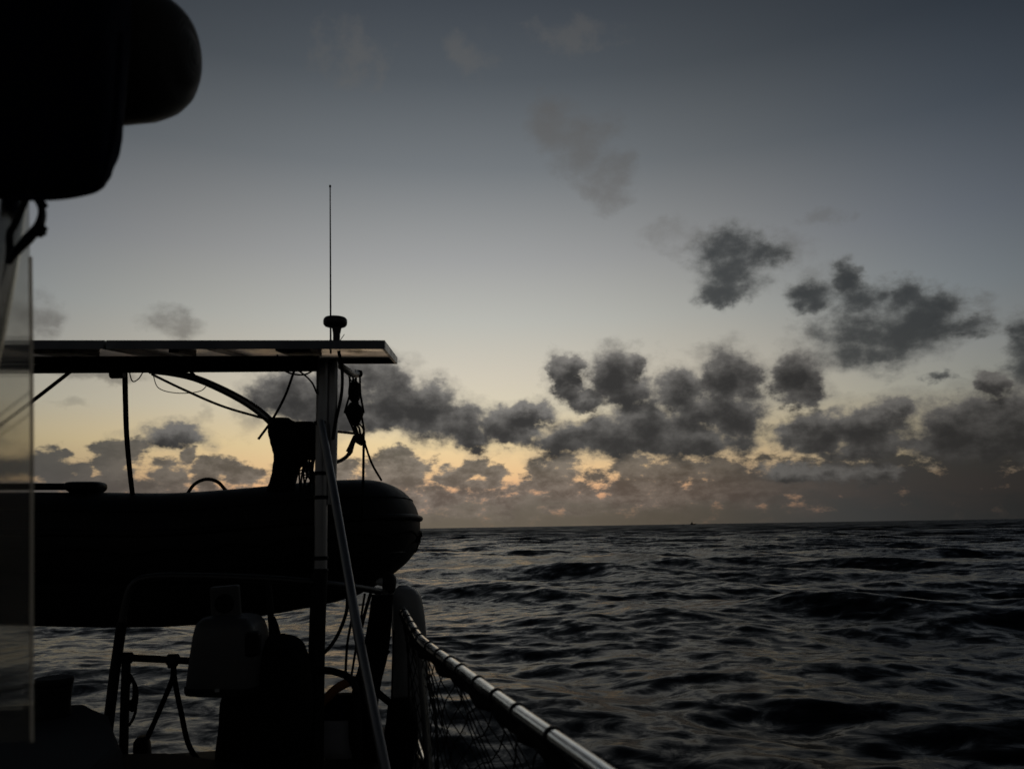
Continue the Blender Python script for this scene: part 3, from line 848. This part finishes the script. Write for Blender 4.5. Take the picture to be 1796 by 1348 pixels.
tube('rope_end', [at(622, 764, 3.88), at(614, 782, 3.86), at(609, 792, 3.86)], 0.008, ROPE, tk, 6)
tube('rope_end', [at(618, 780, 3.86), at(615, 792, 3.86), at(611, 797, 3.86)], 0.011, ROPE, tk, 6)
tube('shackle', [at(614, 646, 3.93), at(612, 660, 3.95), at(618, 668, 3.96), at(625, 660, 3.95), at(623, 648, 3.93)], 0.004, STEEL, tk, 6, curve=True)

bd = thing('canvas_bundle', 'black canvas bundle strapped to the arch above the dinghy', 'bundle', at(510, 855, 3.45))
V, Fc = loft([(733, 474, 508, 0.03), (738, 470, 516, 0.05), (748, 471, 540, 0.07), (770, 475, 548, 0.08), (790, 479, 546, 0.08), (806, 482, 538, 0.075), (822, 480, 526, 0.065), (838, 475, 519, 0.06), (862, 468, 517, 0.05)], 3.46, 40, 2.2, 0.07, 5)
mesh('bundle_body', V, Fc, DARKCAN, bd)
V, Fc = loft([(740, 519, 552, 0.03), (746, 515, 556, 0.05), (766, 514, 556, 0.055), (790, 516, 553, 0.05), (806, 518, 546, 0.04)], 3.42, 24, 2.6, 0.03, 9)
mesh('bundle_flap', V, Fc, DARKCAN, bd)
tube('tie', [at(473, 760, 3.40), at(500, 764, 3.375), at(530, 764, 3.375), at(553, 758, 3.40)], 0.006, ROPE, bd, 6, curve=True)
rc = thing('rope_hank', 'hank of dark ropes hanging between the bundle and the arch post', 'rope', at(545, 868, 3.36))
parts = []
rr = random.Random(4)
for q in range(11):
    x0 = 531 + q * 2.4
    xm = x0 + rr.uniform(-6, 5)
    parts.append(sweep(catmull([at(x0 + rr.uniform(-2, 2), 742 + rr.uniform(0, 10), 3.35), at(xm, 790, 3.34 + rr.uniform(-.02, .02)), at(x0 + rr.uniform(-7, 5), 830, 3.35), at(x0 + rr.uniform(-8, 4), 862 + rr.uniform(-6, 8), 3.38)], 5), 0.0042, 5))
for q in range(4):
    parts.append(sweep(catmull([at(520 + 4 * q, 828 + 3 * q, 3.38), at(532 + 3 * q, 822 + 5 * q, 3.36), at(548, 812 + 9 * q, 3.35)], 5), 0.003, 5))
mesh('strands', *merge(parts), ROPE, rc)

# ------------------------------------------------------------------ side rail with lashed netting
RZ = EZ - 0.335
SIDE = [(1240, 1488), (1150, 1421), (1050, 1348), (970, 1292), (890, 1235), (806, 1173), (752, 1133), (735, 1117), (722, 1096), (710, 1074), (700, 1057), (690, 1042)]
rp = [at_z(x, y, RZ) for x, y in SIDE]
sr = thing('side_rail', 'bright stainless side rail with black lashings leading aft beside the sea', 'rail', Vector((rp[4].x, rp[4].y, DECK_Z)))
tube('top_rail', rp, 0.0135, STEEL, sr, 16, curve=True)
for i in (7, 11):
    b = rp[i].copy(); b.z = DECK_Z - 0.01; b.x += 0.05 if i == 7 else 0.03; b.y -= 0.05 if i == 11 else 0
    tube('stanchion', [rp[i] - Vector((0, 0, 0.003)), b], 0.0125, STEEL if i == 7 else DULL, sr, 12)
mesh('end_cap', *lathe(rp[11], [(0.017, -0.03), (0.02, -0.012), (0.02, 0.01), (0.012, 0.022)], 14, Vector((-0.2, 1, 0)).normalized()), WHITE, sr)
rpc = catmull(rp, 8)


def near_rail(px):
    best = None
    for i in range(len(rpc) - 1):
        for t in np.linspace(0, 1, 12):
            p = rpc[i].lerp(rpc[i + 1], t)
            v = ROT.transposed() @ (p - EYE)
            x = W_PX / 2 + F_PX * v.x / -v.z
            if best is None or abs(x - px) < best[0]:
                best = (abs(x - px), p, (rpc[i + 1] - rpc[i]).normalized())
    return best[1], best[2]


for q, px in enumerate((969, 907, 871, 839, 808, 789, 771, 753, 737, 729, 722, 716, 710, 704, 698, 693)):
    p, d = near_rail(px)
    tl = d + Vector((random.uniform(-.25, .25), 0, random.uniform(-.2, .2)))
    w = 0.0045 + 0.001 * random.random()
    mesh('lashing', *lathe(p, [(0.0125, -w), (0.0160, -w * 0.8), (0.0172, 0), (0.0160, w * 0.8), (0.0125, w)], 16, tl.normalized()), BLACK, sr)

slt = thing('stern_light', 'small black stern light with pale lens at the corner of the stern rail', 'light', at(680, 1040, 3.8))
V, Fc = loft([(1006, 676, 690, 0.02), (1011, 671, 694, 0.035), (1022, 670, 695, 0.04), (1034, 672, 693, 0.035), (1040, 678, 690, 0.02)], 3.8, 18, 2.6)
mesh('housing', V, Fc, BLACK, slt)
mesh('lens', *lathe(at(671, 1020, 3.78), [(0.020, 0.0), (0.019, 0.012), (0.012, 0.026), (0.004, 0.031)], 16, Vector((-1, -0.2, 0)).normalized()), WHITE, slt)

nt = thing('safety_net', 'dark knotted safety net slung below the side rail', 'net', Vector((rp[6].x, rp[6].y, DECK_Z)))
# head rope with bunched mesh under the rail
head = [p + Vector((0.004 * math.sin(i * 1.7), 0, -0.026 - 0.006 * math.sin(i * 0.9))) for i, p in enumerate(rpc) if p.y > 1.28]
hr = [0.010 + 0.006 * abs(math.sin(i * 0.8)) for i in range(len(head))]
tube('head_rope', head, hr, ROPE, nt, 8)
cum = [0.0]
for i in range(len(head) - 1): cum.append(cum[-1] + (head[i + 1] - head[i]).length)
LT = cum[-1]


def netpt(s, t):
    """s metres along the rail from its near end, t 0 at the rail to 1 at the deck edge"""
    s = min(max(s, 0), LT)
    for i in range(len(cum) - 1):
        if cum[i + 1] >= s: break
    f = (s - cum[i]) / max(cum[i + 1] - cum[i], 1e-6)
    p = head[i].lerp(head[i + 1], f)
    drop = 0.54 - 0.05 * math.sin(s * 2.1)
    sag = 0.035 * math.sin(math.pi * t) * (1 + 0.5 * math.sin(s * 5))
    return p + Vector((0.035 * t + sag + 0.006 * math.sin(17 * s + 5 * t), 0.01 * math.sin(11 * t + 3 * s), -0.01 - drop * t + 0.012 * math.sin(9 * s + 4 * t)))


parts = []
CELL_W = 0.11
ns = int(LT / CELL_W)
for fam in (1, -1):
    for q in range(-10, ns + 10):
        pts = []
        for k in range(0, 15):
            t = k / 14
            s = q * CELL_W + fam * t * 0.95 + (0.008 * math.sin(q * 2.3 + k))
            if 0 <= s <= LT: pts.append(netpt(s, t))
        if len(pts) > 2: parts.append(sweep(pts, 0.0019, 4))
mesh('net_mesh', *merge(parts), ROPE, nt)['kind'] = 'stuff'
tube('foot_rope', [netpt(s, 1.0) for s in np.linspace(0, LT, 40)], 0.0045, ROPE, nt, 6)

# fenders and gear hung on the quarter
fg = thing('fender', 'pale grey cylindrical fender hung outside the side rail', 'fender', at(722, 1310, 3.5))
V, Fc = loft([(1026, 700, 716, 0.02), (1032, 694, 728, 0.05), (1044, 690, 738, 0.066), (1080, 689, 745, 0.072), (1150, 688, 750, 0.074), (1220, 686, 750, 0.072), (1270, 688, 744, 0.066), (1298, 694, 734, 0.05), (1312, 704, 722, 0.02)], 3.5, 28, 2.0)
mesh('body', V, Fc, FENDER, fg)
tube('lanyard', [at(708, 1028, 3.5), at(702, 1040, 3.7), at(694, 1044, 3.82)], 0.006, ROPE, fg, 6)
fb = thing('fender', 'slim black fender leaning beside the diagonal brace', 'fender', at(632, 1345, 3.3))
V, Fc = loft([(1042, 652, 690, 0.02), (1056, 650, 688, 0.045), (1100, 644, 686, 0.055), (1150, 634, 680, 0.06), (1200, 620, 668, 0.064), (1250, 612, 662, 0.066), (1300, 613, 664, 0.06), (1345, 624, 666, 0.05), (1362, 638, 658, 0.02)], 3.36, 28, 2.0)
mesh('body', V, Fc, DARKCAN, fb)
tube('lanyard', [at(668, 1046, 3.38), at(672, 1034, 3.5), at(676, 1036, 3.7)], 0.006, ROPE, fb, 6)
fc = thing('sheet_bag', 'black rope bag hanging behind the side rail above the deck edge', 'bag', at(700, 1340, 3.2))
V, Fc = loft([(1222, 686, 718, 0.02), (1236, 681, 726, 0.05), (1258, 678, 732, 0.055), (1285, 674, 733, 0.05), (1320, 672, 728, 0.045), (1352, 676, 722, 0.03)], 3.2, 24, 2.4, 0.03, 8)
mesh('bag_body', V, Fc, DARKCAN, fc)
tube('bag_cord', [at(687, 1226, 3.19), at(690, 1120, 3.4), at(694, 1050, 3.75)], 0.004, ROPE, fc, 6)
tube('bag_cord', [at(717, 1226, 3.19), at(716, 1140, 3.3), at(708, 1078, 3.1)], 0.004, ROPE, fc, 6)

line('rope looping from the stern rail down to the arch post foot', [(610, 1034, 3.35), (608, 1070, 3.3), (596, 1105, 3.25), (580, 1132, 3.22), (560, 1152, 3.2)], 0.0075)
line('thin rope falling behind the diagonal brace to the lower rail', [(624, 1040, 3.4), (616, 1090, 3.38), (609, 1130, 3.35), (606, 1178, 3.3)], 0.0055)
line('thin rope slanting from the stern rail past the brace foot', [(640, 1040, 3.45), (632, 1090, 3.42), (622, 1150, 3.4), (614, 1200, 3.35)], 0.005)
line('doubled rope end hanging off the corner of the stern rail', [(650, 1040, 3.5), (640, 1075, 3.5), (634, 1100, 3.5)], 0.0075)
line('rope running down from the bag to the brace foot', [(682, 1140, 3.4), (664, 1165, 3.4), (650, 1185, 3.38), (642, 1200, 3.36)], 0.008)
line('strap running from the deck edge up to the black fender', [(655, 1206, 3.25), (672, 1222, 3.25), (690, 1236, 3.25)], 0.014)

lb = thing('life_sling', 'pale cloth pouch with orange top edge between the arch post and black fender', 'pouch', at(590, 1330, 3.42))
V, Fc = loft([(1242, 562, 622, 0.03), (1252, 562, 626, 0.06), (1280, 562, 626, 0.07), (1310, 564, 626, 0.065), (1326, 572, 624, 0.04), (1332, 584, 616, 0.02)], 3.42, 26, 2.8, 0.02, 2)
mesh('pouch', V, Fc, WHITECL, lb)
V, Fc = loft([(1216, 590, 622, 0.03), (1226, 574, 624, 0.055), (1240, 562, 626, 0.066), (1256, 560, 627, 0.068)], 3.42, 26, 2.8, 0.02, 2)
mesh('blue_band', V, Fc, NAVY, lb)
tube('orange_edge', [at(558, 1238, 3.36), at(574, 1222, 3.36), at(590, 1207, 3.36), at(610, 1196, 3.36), at(624, 1192, 3.36)], 0.019, ORANGE, lb, 10, curve=True)

# ------------------------------------------------------------------ canvas and clear window at the camera's left
CD = 0.85
bc = thing('bimini_curtain', 'rolled dark canvas curtain and flap hanging at top left', 'canvas', at(120, 340, CD))
hx = [(-420, 95, 128), (-200, 94, 131), (0, 94, 133), (120, 95, 133), (200, 95, 132), (252, 96, 126), (290, 97, 112), (316, 98, 90), (331, 99, 62), (339, 99, 36), (343, 99, 8)]
pts = [at(x, y, CD + 0.04) for x, y, r in hx]
rad_ = [r * (CD + 0.04) / F_PX for x, y, r in hx]
tube('canvas_roll', pts, rad_, GREYCAN, bc, 40, curve=True)
V, Fc = loft([(-120, -160, 214, 0.05), (0, -160, 212, 0.05), (120, -160, 208, 0.048), (228, -160, 201, 0.04), (270, -160, 193, 0.034), (300, -160, 186, 0.028), (318, -150, 178, 0.022), (330, -120, 164, 0.018), (339, -70, 144, 0.012), (347, 0, 92, 0.005)], 0.76, 48, 4.0, 0.014, 6)
mesh('canvas_flap', V, Fc, NAVY, bc)
for (xs) in (40, 175):
    ring = [at(xs, 95, CD + 0.04) + Vector((0.006 * math.sin(t * 2), math.cos(t) * 0.0895, math.sin(t) * 0.0885)) for t in np.linspace(0, 2 * math.pi, 33)]
    tube('tie_band', ring, 0.007, NAVY, bc, 8, flat=0.35)
tube('flap_hem', [at(x, y, 0.728) for x, y in ((212, 60), (208, 130), (201, 225), (191, 272), (184, 302), (175, 320), (160, 332), (138, 340), (92, 346), (20, 347))], 0.0035, NAVY, bc, 8, curve=True)
tube('frame_tube', [at(26, 250, 0.80), at(26, 310, 0.80), at(23, 360, 0.80), at(14, 430, 0.80), at(2, 500, 0.80), at(-14, 580, 0.80), at(-40, 700, 0.80)], 0.0128, STEEL, bc, 18, curve=True)
tube('strap', [at(50, 336, 0.745), at(66, 352, 0.745), at(74, 372, 0.745), at(68, 396, 0.745), at(48, 420, 0.745), at(30, 440, 0.745), at(16, 464, 0.745)], [0.005, 0.006, 0.0058, 0.0065, 0.0075, 0.006, 0.002], BLACK, bc, 10, curve=True, flat=0.5)
tube('strap', [at(48, 344, 0.75), at(38, 366, 0.75), at(27, 392, 0.75), at(17, 410, 0.75), at(17, 440, 0.75), at(15, 462, 0.75)], 0.0042, BLACK, bc, 10, curve=True, flat=0.5)
box('buckle', at(70, 404, 0.743), (0.011, 0.006, 0.013), BLACK, bc, 0.002, Matrix.Rotation(0.5, 3, 'Y'))
tube('toggle', [at(64, 410, 0.744), at(78, 406, 0.744)], 0.004, BLACK, bc, 10)
tube('toggle', [at(68, 352, 0.744), at(78, 362, 0.744)], 0.004, BLACK, bc, 10)

VINYL = bpy.data.materials.new('clear_vinyl'); VINYL.use_nodes = True
t = VINYL.node_tree
t.nodes.clear()
co = nd(t, 'ShaderNodeTexCoord').outputs['Object']
nv = noise(co, 9.0, 5.0, 0.6, tree=t).outputs[0]
bnv = nd(t, 'ShaderNodeBump', {'Height': noise(co, 14.0, 2.0, 0.5, tree=t).outputs[0], 'Strength': 0.2, 'Distance': 0.01}).outputs[0]
tr = nd(t, 'ShaderNodeBsdfTransparent', {'Color': (0.74, 0.735, 0.71, 1)})
tl = nd(t, 'ShaderNodeBsdfTranslucent', {'Color': (0.55, 0.52, 0.47, 1)})
gl = nd(t, 'ShaderNodeBsdfGlossy', {'Color': (0.9, 0.9, 0.9, 1), 'Roughness': 0.12, 'Normal': bnv})
rf = nd(t, 'ShaderNodeBsdfRefraction', {'Color': (0.80, 0.79, 0.77, 1), 'Roughness': 0.22, 'IOR': 1.02, 'Normal': bnv})
mx0 = nd(t, 'ShaderNodeMixShader', {0: 0.4, 1: tr.outputs[0], 2: rf.outputs[0]})
mx = nd(t, 'ShaderNodeMixShader', {0: M('ADD', M('MULTIPLY', nv, 0.10, tree=t), 0.015, tree=t), 1: mx0.outputs[0], 2: tl.outputs[0]})
mx2 = nd(t, 'ShaderNodeMixShader', {0: 0.05, 1: mx.outputs[0], 2: gl.outputs[0]})
out = nd(t, 'ShaderNodeOutputMaterial'); t.links.new(mx2.outputs[0], out.inputs['Surface'])

HEM = bpy.data.materials.new('vinyl_hem'); HEM.use_nodes = True
t = HEM.node_tree
t.nodes.clear()
hco = nd(t, 'ShaderNodeTexCoord').outputs['Object']
hn = noise(hco, 30.0, 3.0, 0.5, tree=t).outputs[0]
ht = nd(t, 'ShaderNodeBsdfTranslucent', {'Color': mixc(hn, (0.62, 0.58, 0.52), (0.75, 0.72, 0.66), tree=t)})
hd = nd(t, 'ShaderNodeBsdfTransparent', {'Color': (0.85, 0.82, 0.78, 1)})
hm = nd(t, 'ShaderNodeMixShader', {0: 0.45, 1: ht.outputs[0], 2: hd.outputs[0]})
ho = nd(t, 'ShaderNodeOutputMaterial'); t.links.new(hm.outputs[0], ho.inputs['Surface'])

cw = thing('clear_window', 'clear vinyl side window hanging down the left edge', 'window', at(20, 1290, 0.8))
V, Fc = [], []
NR = 24
for off in (0.0, 0.0012):
    for i in range(NR + 1):
        y = 330 + (1300 - 330) * i / NR
        bow = 3 * math.sin(i / NR * math.pi * 1.5)
        V.append(at(-140, y, 0.80 + off)); V.append(at(51 + bow * 0.6 + 6 * i / NR, y, 0.80 + off + 0.004 * math.sin(i * 0.5)))
h = 2 * (NR + 1)
for i in range(NR):
    a = 2 * i
    Fc.append((a, a + 1, a + 3, a + 2)); Fc.append((h + a + 2, h + a + 3, h + a + 1, h + a))
    Fc.append((a + 1, h + a + 1, h + a + 3, a + 3)); Fc.append((a, a + 2, h + a + 2, h + a))
Fc.append((0, h, h + 1, 1)); Fc.append((2 * NR, 2 * NR + 1, h + 2 * NR + 1, h + 2 * NR))
pane = mesh('pane', V, Fc, VINYL, cw)
tube('hem', [Vector(V[2 * i + 1]) + Vector((0.001, -0.001, 0)) for i in range(3, NR + 1)], 0.0022, HEM, pane, 8, flat=0.5)

# ------------------------------------------------------------------ far ship on the horizon
sp = at(1215, 917, 2600.0); sp.z = 0
ship = thing('distant_ship', 'tiny dark ship silhouette on the horizon', 'ship', sp)
hull_pts = [(-9, 0), (-8.5, 3), (9, 3), (11.5, 3.8), (9.5, 0)]
V = [sp + Vector((x, -2.4, z)) for x, z in hull_pts] + [sp + Vector((x, 2.4, z)) for x, z in hull_pts]
n = 5
mesh('hull', V, [tuple(range(n))[::-1], tuple(range(n, 2 * n))] + [(i, (i + 1) % n, n + (i + 1) % n, n + i) for i in range(n)], BLACK, ship, False)
box('wheelhouse', sp + Vector((-3, 0, 5.2)), (5, 3.6, 4.4), BLACK, ship, 0.2)
tube('mast', [sp + Vector((-2, 0, 7.4)), sp + Vector((-2, 0, 13.5))], 0.45, BLACK, ship, 8)
